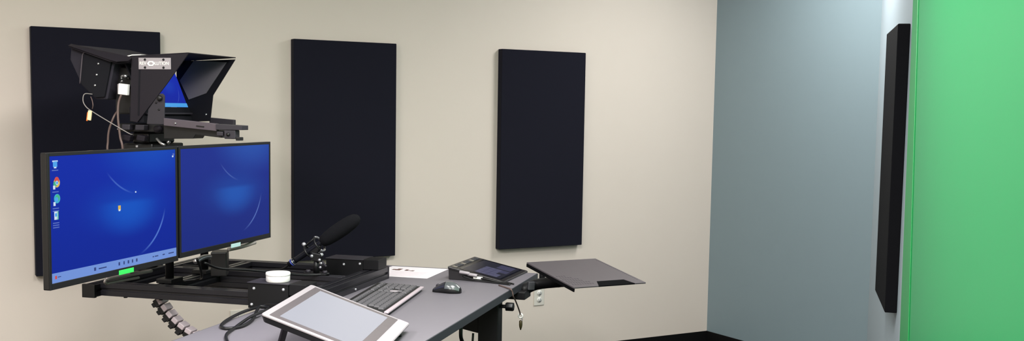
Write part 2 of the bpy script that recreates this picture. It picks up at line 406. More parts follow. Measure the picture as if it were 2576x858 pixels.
# ------------------------------------------------------------------ monitors on arms
SM = 1.63                                           # front of the screens
def monitor(u0, u1, z0, z1, scr, label, left):
    uc = (u0 + u1) / 2
    t = thing('monitor', label, 'monitor', (uc, SM + .02, z0), 'pair of blue monitors')
    hs = MB().box(u0, u1, SM, SM + .022, z0, z1)
    part(hs, 'housing', 'gloss', t, .003, 3)
    rb = MB().prism([(SM + .0222, z0 + .05), (SM + .048, z0 + .09), (SM + .048, z1 - .09), (SM + .0222, z1 - .05)], 'x', u0 + .1, u1 - .1)
    part(rb, 'rear_cover', 'plastic', t, .004)
    bz = MB(); w = .011; wb = .02
    bz.box(u0, u0 + w, SM - .003, SM - .0002, z0, z1); bz.box(u1 - w, u1, SM - .003, SM - .0002, z0, z1)
    bz.box(u0 + w, u1 - w, SM - .003, SM - .0002, z1 - w, z1); bz.box(u0 + w, u1 - w, SM - .003, SM - .0002, z0, z0 + wb)
    part(bz, 'bezel', 'plastic', t, .001)
    a0, a1, b0, b1 = u0 + w, u1 - w, z0 + wb, z1 - w
    s = MB(); s.box(a0, a1, SM - .0012, SM - .0004, b0, b1, 0)
    mats = [scr]
    W, H = a1 - a0, b1 - b0
    def quad(x0, x1, y0, y1, m, lift=.0004):
        s.box(a0 + W * x0, a0 + W * x1, SM - .0012 - lift, SM - .0012, b0 + H * y0, b0 + H * y1, m)
    def disc(x, y, r, m, lift=.0004):
        s.lathe([(r, 0), (r, lift)], (a0 + W * x, SM - .0012, b0 + H * y), (0, -1, 0), 18, m, False)
    if left:
        mats += ['taskbar', 'taskmark', 'ic_blue', 'ic_red', 'ic_yel', 'ic_grn', 'ic_white', 'ic_teal', 'ic_text']
        quad(0, 1, 0, .078, 1)
        for x, ww in ((.30, .014), (.49, .012), (.53, .01), (.565, .012), (.60, .01), (.635, .012)): quad(x, x + ww, .028, .056, 2, .0008)
        for x, ww in ((.335, .06), (.78, .012), (.80, .03), (.87, .02), (.925, .05)): quad(x, x + ww, .034, .044, 2, .0008)
        quad(.022, .034, .03, .056, 4, .0008); quad(.04, .062, .04, .046, 2, .0008)
        # recycle bin
        quad(.024, .052, .915, .962, 3); quad(.020, .056, .955, .966, 7); quad(.03, .046, .905, .916, 7)
        # round browser marks
        y = .79; disc(.047, y, .0145, 5); disc(.047, y + .02, .0105, 4, .0006); disc(.036, y - .008, .0085, 6, .0007); disc(.047, y, .0065, 7, .0009); disc(.047, y, .0046, 3, .0011)
        quad(.022, .034, y - .05, y - .02, 7, .0013)
        y = .665; disc(.047, y, .0145, 8); disc(.050, y + .006, .010, 6, .0006); disc(.043, y - .006, .0072, 3, .0008); quad(.022, .034, y - .055, y - .025, 7, .0013)
        y = .535; quad(.026, .05, y - .035, y + .03, 7); quad(.042, .054, y - .035, y + .03, 6); quad(.03, .044, y - .01, y + .016, 3, .0008)
        for y in (.885, .715, .585, .565, .470, .452, .434): quad(.016, .058, y, y + .008, 9)
        # pointer, small folder and corner glyph
        quad(.495, .515, .505, .545, 5, .0006); quad(.499, .511, .497, .512, 7, .0008)
        quad(.636, .646, .640, .652, 7); quad(.975, .99, .945, .965, 9); quad(.97, .982, .93, .945, 7)
    part(s, 'screen', mats, t, label='lit blue desktop')
    if left:
        part(MB().box(u0 + .350, u0 + .435, SM - .0045, SM - .003, z0 - .002, z0 + .014), 'sticker', 'stick_green', t, .001, label='bright green sticker')
    else:
        part(MB().box(u0 + .375, u0 + .452, SM - .0045, SM - .003, z0 - .006, z0 + .010), 'sticker', 'stick_pale', t, .001, label='pale aqua sticker')
    return t
monitor(-4.815, -4.098, .944, 1.366, 'screen_left', 'left monitor, blue desktop with icons and taskbar, green sticker below', True)
monitor(-4.086, -3.366, .951, 1.366, 'screen_right', 'right monitor, plain dim blue desktop without taskbar, pale sticker below', False)

def arm(up, um, label, zm):
    """post on the rig beam at u = up; monitor centre at u = um"""
    t = thing('monitor_mount', label, 'monitor arm', (up, 1.9, .793), 'black monitor arms on the rig')
    part(MB().box(up - .045, up + .045, 1.865, 1.935, .7935, .812), 'clamp_base', 'plastic', t, .003)
    part(MB().cyl((up, 1.9, .812), (up, 1.9, 1.17), .017, n=20), 'post', 'steel_black', t)
    part(MB().cyl((up, 1.9, .95), (up, 1.9, 1.0), .027, n=20), 'collar', 'plastic', t, .003)
    el = ((up + um) / 2, 1.86, 1.14)
    part(MB().tube([(up, 1.9, 1.13), el], .02, 12), 'arm_link', 'plastic', t)
    part(MB().tube([el, (um, 1.76, zm)], .018, 12), 'arm_link', 'plastic', t)
    part(MB().box(um - .05, um + .05, SM + .0485, SM + .058, zm - .05, zm + .05), 'mounting_plate', 'plastic', t, .002)
    part(MB().cyl((um, SM + .058, zm), (um, 1.765, zm), .022), 'tilt_joint', 'plastic', t)
    return t
a1 = arm(-3.722, -4.456, 'black monitor arm and post behind the left monitor', 1.155)
a2 = arm(-3.45, -3.726, 'black monitor arm and post behind the right monitor', 1.158)
# grey cable tray / lever bars seen under the left monitor
q = MB()
q.tube([(-4.43, 1.70, .919), (-4.30, 1.70, .916), (-4.16, 1.70, .911)], .0065, 8); q.tube([(-4.43, 1.70, .904), (-4.34, 1.70, .902), (-4.24, 1.70, .898)], .005, 8)
q.tube([(-4.43, 1.70, .919), (-4.438, 1.70, .912), (-4.43, 1.70, .904)], .005, 8); q.tube([(-4.30, 1.70, .916), (-4.28, 1.70, .96), (-4.28, 1.70, 1.02)], .005, 8)
part(q, 'support_rail', 'rail_grey', a1, label='grey double rail')
part(MB().obox((-3.60, 1.74, .865), (.045, .02, 0), (-.012, .03, 0), (0, 0, .05)), 'joint_block', 'plastic', a2, .004)
part(MB().tube([(-3.86, 1.70, .905), (-3.80, 1.70, .915), (-3.75, 1.70, .912)], .010, 10), 'release_lever', 'silver', a2, label='bright steel lever')
part(MB().tube([(-3.62, 1.69, .925), (-3.56, 1.66, .932), (-3.50, 1.63, .945)], .008, 10), 'grip', 'cable_grey', a2, label='pale grey grip')

# black leads hanging under the monitors
for pts, r, lab in (([(-3.88, 1.68, .92), (-3.84, 1.69, .88), (-3.78, 1.72, .835), (-3.70, 1.78, .81), (-3.72, 1.84, .8)], .005, 'black lead dropping from the seam between the monitors onto the frame'),
                    ([(-3.84, 1.67, .90), (-3.74, 1.66, .865), (-3.62, 1.60, .845), (-3.50, 1.52, .82), (-3.40, 1.45, .8005), (-3.33, 1.37, .800)], .005, 'black lead lying along the middle beam below the right monitor')):
    solo(MB().tube(pts, r), 'video_lead', 'cable', lab, 'cable', pts[-1])

# ------------------------------------------------------------------ teleprompter
UN, UF = -3.65, -3.26
t = thing('teleprompter', 'black teleprompter hood with nameplate, mirror and tray above the monitors', 'teleprompter', (-3.46, 2.0, 1.40))
A, B, C_ = (2.112, 1.712), (1.847, 1.727), (2.089, 1.442)
w1 = part(MB().prism([A, B, (1.952, 1.598), C_, (2.122, 1.446)], 'x', UN, UN + .006), 'side_wing', 'hood', t, .0012)
part(MB().prism([(2.068, 1.700), (2.075, 1.700), (2.085, 1.47), (2.078, 1.47)], 'x', UN - .0012, UN), 'crease', 'hood_in', t, under=w1)
w2 = part(MB().prism([(2.14, 1.712), (1.848, 1.721), (1.959, 1.562), (1.974, 1.447), (2.14, 1.44)], 'x', UF - .006, UF), 'side_wing', 'hood_in', t, .0012)
part(MB().prism([(2.049, 1.716), (1.888, 1.708), (1.991, 1.570), (2.078, 1.541), (2.122, 1.626)], 'x', UF - .010, UF - .006), 'lining', 'lining', t, .001, under=w2, label='charcoal cloth lining')
part(MB().lathe([(.005, 0), (.005, .002), (.0, .004)], (UF - .006, 1.993, 1.477), (-1, 0, 0), 12), 'screw', 'silver', t, under=w2)
part(MB().prism([A, B, (1.848, 1.731), (2.112, 1.717)], 'x', UN, UF), 'roof', 'hood', t, .001)
part(MB().box(UN + .006, UF - .006, 2.10, 2.14, 1.70, 1.7115), 'rear_header', 'hood_in', t, .001)
part(MB().prism([(2.083, 1.507), (2.131, 1.624), (2.165, 1.70), (2.172, 1.70), (2.090, 1.507)], 'x', UN + .03, -3.502), 'mirror_frame', 'hood_in', t, .001)
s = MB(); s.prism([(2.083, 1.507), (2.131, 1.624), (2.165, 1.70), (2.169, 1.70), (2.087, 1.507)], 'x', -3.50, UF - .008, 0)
part(s, 'mirror_glass', 'prompt_reflection', t, label='tilted mirror with a blue desktop reflection painted on as glow')
part(MB().prism([(2.0822, 1.5075), (2.0893, 1.5245), (2.0886, 1.5248), (2.0815, 1.5078)], 'x', -3.50, UF - .0078), 'taskbar_reflection', 'cyan', t, label='cyan taskbar reflection painted along the mirror bottom')
part(MB().prism([(2.060, 1.442), (2.13, 1.442), (2.13, 1.5065), (2.075, 1.5065)], 'x', UN + .008, UF - .008), 'mirror_sill', 'hood_in', t, .002)
part(MB().box(UN + .02, UF - .02, 2.052, 2.060, 1.476, 1.483), 'sill_bar', 'charcoal', t, .001)
br = part(MB().prism([(1.937, 1.553), (1.945, 1.562), (1.957, 1.562), (1.968, 1.552), (2.012, 1.497), (2.020, 1.437), (1.940, 1.437)], 'x', -3.686, -3.68), 'pivot_bracket', 'charcoal', t, .001)
part(MB().lathe([(.010, 0), (.012, .003), (.012, .008), (.007, .012)], (-3.686, 1.957, 1.543), (-1, 0, 0), 16), 'pivot_knob', 'plastic', t, under=br)
for s_, z in ((1.975, 1.525), (1.962, 1.497)): part(MB().cyl((-3.686, s_, z), (-3.689, s_, z), .004, n=10), 'screw', 'plastic', t, under=br)
rail = [(1.94, 1.463), (1.687, 1.443), (1.59, 1.439), (1.593, 1.419), (1.69, 1.413), (1.94, 1.432)]
r1 = part(MB().prism([(1.94, 1.463), (1.70, 1.444), (1.70, 1.414), (1.94, 1.432)], 'x', -3.690, -3.668), 'tray_rail', 'rail_dark', t, .002)
part(MB().cyl((-3.690, 1.885, 1.442), (-3.693, 1.885, 1.442), .004, n=10), 'screw', 'silver', t, under=r1)
part(MB().prism([(1.79, 1.436), (1.755, 1.433), (1.755, 1.428), (1.79, 1.431)], 'x', -3.692, -3.690), 'rail_slot', 'plastic', t, under=r1)
part(MB().prism([(1.98, 1.463), (1.86, 1.455), (1.86, 1.425), (1.98, 1.432)], 'x', -3.262, -3.240), 'tray_rail', 'charcoal', t, .002)
part(MB().prism([(1.953, 1.440), (1.69, 1.416), (1.687, 1.387), (1.807, 1.397), (1.818, 1.381), (1.953, 1.377)], 'x', -3.668, -3.59), 'tray_arm', 'plastic', t, .002)
part(MB().prism([(-3.59, 1.953), (-3.59, 1.70), (-3.262, 1.87), (-3.262, 1.953)], 'z', 1.400, 1.432), 'tray', 'plastic', t, .002)
part(MB().prism([(1.70, 1.443), (1.585, 1.4385), (1.585, 1.4205), (1.70, 1.420)], 'x', -3.695, -3.64), 'front_shelf', 'charcoal', t, .0015)
j = part(MB().box(-3.692, -3.655, 1.615, 1.665, 1.384, 1.4195), 'front_clamp', 'charcoal', t, .003)
part(MB().box(-3.69, -3.66, 1.596, 1.615, 1.378, 1.392), 'clamp_jaw', 'plastic', t, .002, under=j)
part(MB().cyl((-3.692, 1.645, 1.402), (-3.70, 1.645, 1.402), .007, n=12), 'clamp_screw', 'plastic', t, under=j)
part(MB().box(-3.69, -3.66, 1.672, 1.70, 1.395, 1.413), 'cable_clip', 'charcoal', t, .003)
# nameplate
pl = part(MB().box(UN - .003, UN, 1.927, 2.077, 1.661, 1.7085), 'nameplate', 'rim', t, .004, 3, label='pale metal nameplate')
for s_ in (2.046, 1.960):
    for z in (1.701, 1.6685): part(MB().lathe([(.0052, 0), (.0045, .002), (.0, .0028)], (UN - .003, s_, z), (-1, 0, 0), 12), 'rivet', 'steel_black', t, under=pl)
tb = BASE[t.name]; cols = ((0, -1, 0), (0, 0, 1), (-1, 0, 0))
for txt, s0 in (('REV', 2.072), ('LUTION', 2.0015)):
    o = text_mesh('lettering', txt, .019, .0004, 'white', pl, V3((UN - .0034, s0, 1.685)) - tb, cols, sx=1.0 if txt == 'REV' else .96)
hx = []
for i in range(6): a = PI / 3 * i; hx.append((2.018 + math.cos(a) * .0185, 1.685 + math.sin(a) * .0115))
hi = [(2.018 + (x - 2.018) * .55, 1.685 + (y - 1.685) * .5) for x, y in hx]
h = MB(); v = [(UN - .0042, *p) for p in hx] + [(UN - .0042, *p) for p in hi] + [(UN - .003, *p) for p in hx] + [(UN - .003, *p) for p in hi]
h.add(v, [(i, (i + 1) % 6, 6 + (i + 1) % 6, 6 + i) for i in range(6)] + [(i, (i + 1) % 6, 12 + (i + 1) % 6, 12 + i) for i in range(6)] + [(6 + i, 6 + (i + 1) % 6, 18 + (i + 1) % 6, 18 + i) for i in range(6)])
part(h, 'hexagon_mark', 'white', t, under=pl)
# camera cover behind the hood
cv = MB(); ua, ub = -3.675, -3.235
prof = [(2.40, 1.763), (2.113, 1.705), (2.113, 1.690), (2.195, 1.682), (2.232, 1.536), (2.287, 1.535), (2.352, 1.592), (2.408, 1.70)]
cv.prism(prof, 'x', ua + .03, ub)
co = part(cv, 'camera_cover', 'flag', t, .003)
fl = MB()    # folded upper flap, turned towards the near side
fl.add([(ua + .03, 2.402, 1.766), (ua + .03, 2.108, 1.711), (ua, 2.395, 1.757), (ua - .005, 2.20, 1.698), (ua - .008, 2.16, 1.690), (ua - .004, 2.108, 1.693)],
       [(0, 1, 5, 4, 3, 2)])
fl.add([(ua + .028, 2.402, 1.760), (ua + .03, 2.108, 1.705), (ua + .004, 2.395, 1.751), (ua, 2.20, 1.692), (ua, 2.16, 1.686), (ua, 2.108, 1.689)], [(0, 2, 3, 4, 5, 1)])
part(fl, 'top_flap', 'hood', t, under=co)
sp = []
for (cx, cz), a0 in (((2.345, 1.715), 90), ((2.215, 1.690), 0)): pass
sp = [(2.352, 1.60), (2.338, 1.715), (2.330, 1.727), (2.318, 1.731), (2.200, 1.700), (2.205, 1.690), (2.240, 1.545), (2.285, 1.542)]
part(MB().prism(sp, 'x', ua + .020, ua + .03), 'snap_panel', 'hood_in', t, .002, under=co)
ed = MB().tube([(ua + .018, 2.354, 1.60), (ua + .018, 2.341, 1.70), (ua + .018, 2.337, 1.720), (ua + .018, 2.322, 1.731), (ua + .018, 2.27, 1.719), (ua + .018, 2.21, 1.701)], .0026, 8)
part(ed, 'panel_piping', 'rail_dark', t, under=co)
for s_, z in ((2.264, 1.683), (2.273, 1.637), (2.282, 1.593)):
    part(MB().lathe([(.005, 0), (.005, .002), (.003, .004), (0, .0045)], (ua + .02, s_, z), (-1, 0, 0), 14), 'snap_stud', 'silver', t, under=co)
part(MB().prism([(2.135, 1.717), (2.112, 1.722), (2.07, 1.723), (2.07, 1.7185), (2.112, 1.7175), (2.135, 1.712)], 'x', -3.645, -3.58), 'top_clip', 'white', t, .001, label='white clip on the hood top')

# camera inside the cover
t = thing('video_camera', 'black video camera body with connectors behind the teleprompter hood', 'camera', (-3.46, 2.17, 1.47))
part(MB().box(-3.60, -3.30, 2.145, 2.225, 1.475, 1.672), 'body', 'plastic', t, .006, 3)
part(MB().cyl((-3.455, 2.145, 1.60), (-3.455, 2.142, 1.60), .045, n=28), 'lens', 'gloss', t)
for dz, du in ((.005, 0), (.045, 0)):
    part(MB().box(-3.612, -3.60, 2.150, 2.165, 1.575 + dz, 1.590 + dz), 'port', 'gloss', t, .002)
k = part(MB().cyl((-3.60, 2.156, 1.634), (-3.635, 2.156, 1.634), .006, n=12), 'connector', 'silver', t, label='bright steel connector')
part(MB().tube([(-3.625, 2.176, 1.622), (-3.63, 2.170, 1.634), (-3.63, 2.148, 1.632)], .0045, 8), 'latch', 'silver', t)
part(MB().tube([(-3.625, 2.18, 1.607), (-3.63, 2.172, 1.612), (-3.63, 2.168, 1.613)], .0045, 8), 'latch', 'silver', t)
part(MB().obox((-3.645, 2.152, 1.578), (.009, 0, 0), (0, .0215, .0022), (0, -.002, .0225)), 'plug', 'white', t, .002, label='white square plug')
part(MB().box(-3.648, -3.64, 2.176, 2.181, 1.558, 1.600), 'plug_clip', 'rim', t, .001)
# mount head and column under it
t = thing('pedestal_mount', 'black pan and tilt head on a column carrying the teleprompter', 'camera mount', (-3.47, 2.146, .797))
part(MB().box(-3.53, -3.41, 2.115, 2.177, .7975, .81), 'base_plate', 'plastic', t, .003)
part(MB().cyl((-3.47, 2.146, .81), (-3.47, 2.146, 1.33), .025, n=24), 'column', 'steel_black', t)
part(MB().box(-3.60, -3.36, 2.05, 2.19, 1.325, 1.352), 'head_base', 'plastic', t, .006)
part(MB().box(-3.58, -3.38, 2.08, 2.16, 1.352, 1.40), 'head_body', 'plastic', t, .008)
part(MB().box(-3.61, -3.33, 1.956, 2.20, 1.401, 1.4355), 'quick_release_plate', 'plastic', t, .004)
for s_, w_ in ((2.148, .019), (2.082, .021)):
    part(MB().obox((-3.628, s_, 1.421), (.016, 0, 0), (0, w_, 0), (0, -.001, .0115)), 'rod_clamp', 'charcoal', t, .003)
for s_ in (2.155, 2.085):
    part(MB().obox((-3.618, s_, 1.376), (.017, 0, 0), (0, .020, .003), (0, -.003, .012)), 'drag_clamp', 'hood', t, .005, 3)
part(MB().lathe([(.012, 0), (.016, .004), (.016, .018), (.010, .024)], (-3.612, 2.010, 1.415), (-1, 0, 0), 12), 'side_knob', 'hood', t)
part(MB().tube([(-3.60, 2.03, 1.375), (-3.61, 2.004, 1.358), (-3.61, 1.985, 1.350)], .0055, 10), 'lever', 'silver', t, label='bright steel lever')
part(MB().tube([(-3.605, 1.975, 1.358), (-3.605, 1.965, 1.366)], .007, 8), 'lever_tip', 'silver', t)
part(MB().box(-3.604, -3.598, 2.118, 2.128, 1.336, 1.345), 'badge', 'bolt', t, .001)
part(MB().tube([(-3.625, 2.20, 1.412), (-3.628, 2.16, 1.412)], .003, 8), 'tie_bar', 'rim', t)

# leads around the camera
def lead(name, pts, r, m, lab, extra=None, res=8):
    if extra is None:
        return solo(MB().tube(pts, r, res=res), name, m, lab, 'cable', pts[-1])
    t = thing(name, lab, 'cable', pts[-1]); part(MB().tube(pts, r, res=res), 'cord', m, t); extra(t); return t
def tag_(t):
    part(MB().tube([(-3.705, 2.262, 1.495), (-3.71, 2.255, 1.51), (-3.705, 2.262, 1.53), (-3.70, 2.272, 1.545)], .002, 6), 'tie', 'cable_brown', t)
    o = part(MB().obox((-3.715, 2.268, 1.468), (.004, 0, 0), (0, .008, .0015), (0, -.003, .020)), 'tag', 'cream', t, .002, label='cream and orange tag')
    part(MB().obox((-3.715, 2.2775, 1.463), (.0035, 0, 0), (0, .0028, .0006), (0, -.003, .018)), 'tag_edge', 'orange', t, .001, under=o)
lead('sensor_lead', [(-3.66, 2.292, 1.556), (-3.685, 2.312, 1.556), (-3.70, 2.309, 1.528), (-3.705, 2.290, 1.502), (-3.70, 2.258, 1.480), (-3.69, 2.196, 1.444), (-3.675, 2.115, 1.398), (-3.66, 2.105, 1.392)], .0019, 'cable_grey',
     'thin pale cable with an orange tag looping below the camera cover', tag_)
lead('power_lead', [(-3.63, 2.192, 1.49), (-3.655, 2.196, 1.462), (-3.66, 2.215, 1.41), (-3.66, 2.222, 1.36), (-3.66, 2.221, 1.30), (-3.62, 2.20, 1.12), (-3.58, 2.185, .90), (-3.57, 2.178, .8)], .0042, 'cable_brown',
     'brown cable below the camera cover, left of the one from the white plug')
lead('signal_lead', [(-3.65, 2.162, 1.555), (-3.655, 2.172, 1.52), (-3.66, 2.172, 1.46), (-3.66, 2.163, 1.38), (-3.66, 2.152, 1.32), (-3.63, 2.18, 1.12), (-3.55, 2.19, .90), (-3.55, 2.178, .8)], .0048, 'cable_brown',
     'brown cable hanging straight down from the white square plug')

# ------------------------------------------------------------------ microphone
um = -3.335
t = thing('microphone_stand', 'small black clamp stand carrying the microphone on the middle beam', 'microphone stand', (um, 1.425, .795))
part(MB().box(um - .022, um + .022, 1.375, 1.478, .7945, .803), 'base_plate', 'plastic', t, .002)
for s_ in (1.387, 1.466): part(MB().cyl((um, s_, .803), (um, s_, .814), .012, .009, n=14), 'hold_down_knob', 'charcoal', t)
part(MB().cyl((um, 1.427, .803), (um, 1.427, .86), .014, .011, n=16), 'stem', 'plastic', t)
part(MB().obox((um, 1.425, .872), (.016, 0, 0), (0, .022, .004), (0, -.003, .018)), 'swivel_joint', 'plastic', t, .004)
for s_, z, r in ((1.44, .877, .007), (1.404, .862, .006), (1.396, .848, .005), (1.40, .830, .005)):
    part(MB().cyl((um - .016, s_, z), (um - .022, s_, z), r, n=12), 'joint_screw', 'bolt', t)
part(MB().tube([(um - .01, 1.395, .855), (um - .02, 1.378, .842), (um - .025, 1.37, .836)], .004, 8), 'wing_lever', 'charcoal', t)
part(MB().obox((um, 1.430, .905), (.010, 0, 0), (0, .014, .008), (0, -.012, .022)), 'cradle_arm', 'plastic', t, .003)
d = Vector((0, -.336, .228)).normalized(); nrm = Vector((0, .228, .336)).normalized(); P0 = Vector((um, 1.560, .829))
def mp(k, off=0., uo=0.): return P0 + d * k + nrm * off + Vector((uo, 0, 0))
t2 = thing('shotgun_microphone', 'black shotgun microphone with foam windscreen pointing up to the right', 'microphone', mp(.16))
part(MB().lathe([(.012, 0), (.0125, .01), (.0125, .10), (.0115, .13), (.0115, .25)], mp(.04), d, 20), 'body', 'mic', t2)
fo = part(MB().lathe([(.016, 0), (.024, .006), (.030, .03), (.0335, .07), (.034, .12), (.031, .165), (.025, .19), (.014, .204), (0., .208)], mp(.192), d, 28), 'windscreen', 'foam', t2)
part(MB().cyl(mp(.005), mp(.04), .0135, n=16), 'plug', 'mic', t2)
part(MB().torus(mp(.022), d, .0135, .0028), 'plug_ring', 'blueband', t2, label='blue ring on the plug')
part(MB().torus(mp(.030), d, .0135, .0022), 'plug_collar', 'silver', t2)
# shock mount
sm = part(MB().torus(mp(.178), d, .034, .004), 'shock_ring', 'plastic', t2)
part(MB().torus(mp(.178), d, .0345, .0048, n=12, a0=.9, a1=2.1), 'ring_arc', 'silver', t2, under=sm, label='bright steel arc')  # silver arcs set on the black shock ring
part(MB().torus(mp(.178), d, .0345, .0048, n=12, a0=3.6, a1=4.9), 'ring_arc', 'silver', t2, under=sm, label='bright steel arc')
part(MB().torus(mp(.115), d, .026, .004), 'shock_ring', 'plastic', t2)
part(MB().tube([mp(.115, -.026), mp(.178, -.034)], .005, 8), 'mount_bar', 'plastic', t2)
part(MB().tube([mp(.115, .026), mp(.178, .034)], .004, 8), 'mount_bar', 'plastic', t2)
part(MB().lathe([(.007, 0), (.008, .004), (.008, .012), (.004, .015)], mp(.115, .03), nrm, 12), 'mount_knob', 'bolt', t2)
part(MB().lathe([(.007, 0), (.008, .004), (.008, .012), (.004, .015)], mp(.16, -.036), -nrm, 12), 'mount_knob', 'bolt', t2)
lead('microphone_cable', [mp(.006), mp(-.03), (um, 1.62, .806), (um - .005, 1.70, .800), (um + .01, 1.80, .800), (um, 1.88, .8), (um + .01, 2.0, .80), (um + .01, 2.08, .80)], .0045, 'cable', 'black microphone cable lying along the middle beam')

# ------------------------------------------------------------------ laptop tray on an arm past the desk corner
t = thing('laptop_tray', 'grey perforated laptop tray tilted on a black arm off the desk corner', 'laptop tray', (-2.80, .60, .70))
cA, cB, cC, cD = (Vector(p) for p in ((-2.770, .306, .849), (-3.022, .567, .851), (-3.306, .296, .798), (-3.053, .033, .796)))  # far right, far left, near left, near right
e1 = (cA - cB); e2 = (cC - cB); n3 = e1.cross(e2).normalized()
if n3.z < 0: n3 = -n3
def tp(a, b, k=0.): return cB + e1 * a + e2 * b + n3 * k
def slab(mb, poly, k0, k1, m=0):
    n = len(poly); v = [tp(a, b, k0) for a, b in poly] + [tp(a, b, k1) for a, b in poly]
    mb.add(v, [tuple(range(n)), tuple(range(2 * n - 1, n - 1, -1))] + [(i, (i + 1) % n, n + (i + 1) % n, n + i) for i in range(n)], m)
pm = MB(); slab(pm, [(0, 0), (1, 0), (1, 1), (.845, 1), (.80, .84), (.42, .84), (.335, 1), (0, 1)], -.006, 0)
pl = part(pm, 'tray_plate', 'tray', t, .001)
hm = MB()
for i in range(9):
    for j_ in range(6):
        a, b = .03 + i * .034 + (j_ % 2) * .012, .58 + j_ * .062
        if a > .05 + (b - .40) * .62 or a < .02: continue
        slab(hm, [(a, b), (a + .016, b), (a + .016, b + .03), (a, b + .03)], 0, .0004)
for i in range(22):
    b = .06 + i * .038; slab(hm, [(.965, b), (.98, b), (.98, b + .02), (.965, b + .02)], 0, .0004)
part(hm, 'perforations', 'tray_hole', t, under=pl)
lp = MB(); slab(lp, [(.337, .999), (.843, .999), (.799, .842), (.421, .842)], -.0058, -.0012)
part(lp, 'front_lip', 'matt_black', t, under=pl, label='black recessed lip')
sd = MB(); slab(sd, [(0, 0), (.012, 0), (.012, 1.0), (0, 1.0)], -.020, -.0065)
part(sd, 'side_flange', 'matt_black', t, under=pl)
part(MB().box(-2.97, -2.86, .585, .72, .672, .7075), 'desk_clamp', 'steel_black', t, .004)
ctr = tp(.5, .5, -.03)
part(MB().tube([(-2.90, .62, .700), (-2.86, .56, .728), (-2.90, .45, .752), (-2.94, .40, .764), tp(.32, .40, -.040)], .025, 10, res=4), 'swing_arm', 'steel_black', t)
part(MB().box(-3.02, -2.90, .33, .40, .765, .79), 'under_bracket', 'steel_black', t, .004)
part(MB().cyl(tp(.32, .40, -.045), tp(.32, .40, -.02), .03, n=20), 'pivot', 'steel_black', t)
pp = MB(); slab(pp, [(.15, .22), (.52, .22), (.52, .58), (.15, .58)], -.02, -.0065); part(pp, 'pivot_plate', 'steel_black', t, .002)
part(MB().obox((-2.90, .575, .728), (.012, .006, 0), (-.006, .014, 0), (.004, 0, .018)), 'clamp_block', 'edge', t, .003)
part(MB().cyl((-2.83, .54, .752), (-2.83, .54, .785), .014, n=14), 'tension_knob', 'plastic', t, .002)
part(MB().cyl((-2.90, .45, .728), (-2.90, .45, .75), .012, n=14), 'tension_knob', 'plastic', t, .002)

# ------------------------------------------------------------------ touch panel on the far corner of the desk
t = thing('touch_panel', 'black wedge shaped touch panel on the far right desk corner', 'control panel', (-2.765, .813, DZ))
R_ = Matrix.Rotation(math.radians(-3), 3, 'Z')
def dp(a, b, z): q = R_ @ Vector((a, -b, 0)); return (-2.765 + q.x, .813 + q.y, z)   # a far, b towards the user
def dpoly(mb, pts, a0, a1, m=0):
    n = len(pts); v = [dp(a0, *p) for p in pts] + [dp(a1, *p) for p in pts]
    mb.add(v, [tuple(range(n)), tuple(range(2 * n - 1, n - 1, -1))] + [(i, (i + 1) % n, n + (i + 1) % n, n + i) for i in range(n)], m)
def tz(b): return .775 - b * .198                     # top plane
b_ = MB(); dpoly(b_, [(-.132, .741), (.120, .741), (.133, tz(.133) - .012), (-.134, tz(-.134) - .012)], -.178, .178)
part(b_, 'base', 'smoke', t, .003)
b_ = MB(); dpoly(b_, [(-.136, tz(-.136) - .0118), (.136, tz(.136) - .0118), (.137, tz(.137)), (-.137, tz(-.137))], -.183, .183)
part(b_, 'top_frame', 'smoke', t, .003)
def dflat(mb, a0, a1, b0, b1, k, m=0):
    v = [dp(a, b, tz(b) + kk) for kk in (.0002, k) for a, b in ((a0, b0), (a1, b0), (a1, b1), (a0, b1))]
    mb.add(v, [(0, 3, 2, 1), (4, 5, 6, 7), (0, 1, 5, 4), (1, 2, 6, 5), (2, 3, 7, 6), (3, 0, 4, 7)], m)
g = MB(); dflat(g, -.165, .165, -.085, .115, .0012, 0); dflat(g, -.15, .15, -.075, .105, .0016, 1)
dflat(g, -.14, .03, -.02, .06, .0020, 2); dflat(g, -.14, -.075, .06, .085, .0020, 2); dflat(g, -.03, .03, .06, .095, .0020, 3)
for a in (-.10, -.055, -.01): dflat(g, a, a + .004, -.02, .06, .0023, 3)
for b in (.005, .032): dflat(g, -.14, .03, b, b + .003, .0023, 3)
dflat(g, .05, .14, .02, .09, .0020, 3)
part(g, 'touchscreen', ['touch', 'ui_dark', 'ui_light', 'ui_line'], t, label='dark touchscreen with slate keys')
for i in range(9):
    k = MB(); dflat(k, -.165 + i * .037, -.140 + i * .037, -.122, -.100, .003); part(k, 'button', 'edge' if i % 3 else 'slot', t, .001)
for b, l, m in ((-.055, .045, 'rim'), (-.015, .04, 'rim')):
    k = MB().tube([dp(-.186, b - .02, tz(b) - .006), dp(-.19, b + .01, tz(b) - .008), dp(-.19, b + l * .6, tz(b) - .010)], .0075, 10); part(k, 'plug', m, t, label='pale grey plug')
part(MB().obox(dp(-.184, .012, .758), (.002, 0, 0), (0, .022, .001), (0, 0, .006)), 'white_label', 'white', t, .0005, label='small white label')
for pts, r, lab in (([dp(-.192, .03, tz(.03) - .012), dp(-.196, .06, .756), dp(-.194, .10, .749), dp(-.19, .15, .7455), dp(-.21, .19, .745)], .0038, 'black lead hugging the near side of the touch panel'),
                    ([dp(-.190, -.06, .762), dp(-.198, 0, .750), dp(-.20, .06, .7455), dp(-.215, .13, .7445), dp(-.23, .18, .7445)], .0038, 'black lead curving on the desk farther out from the touch panel')):
    solo(MB().tube(pts, r), 'panel_lead', 'cable', lab, 'cable', pts[-1])
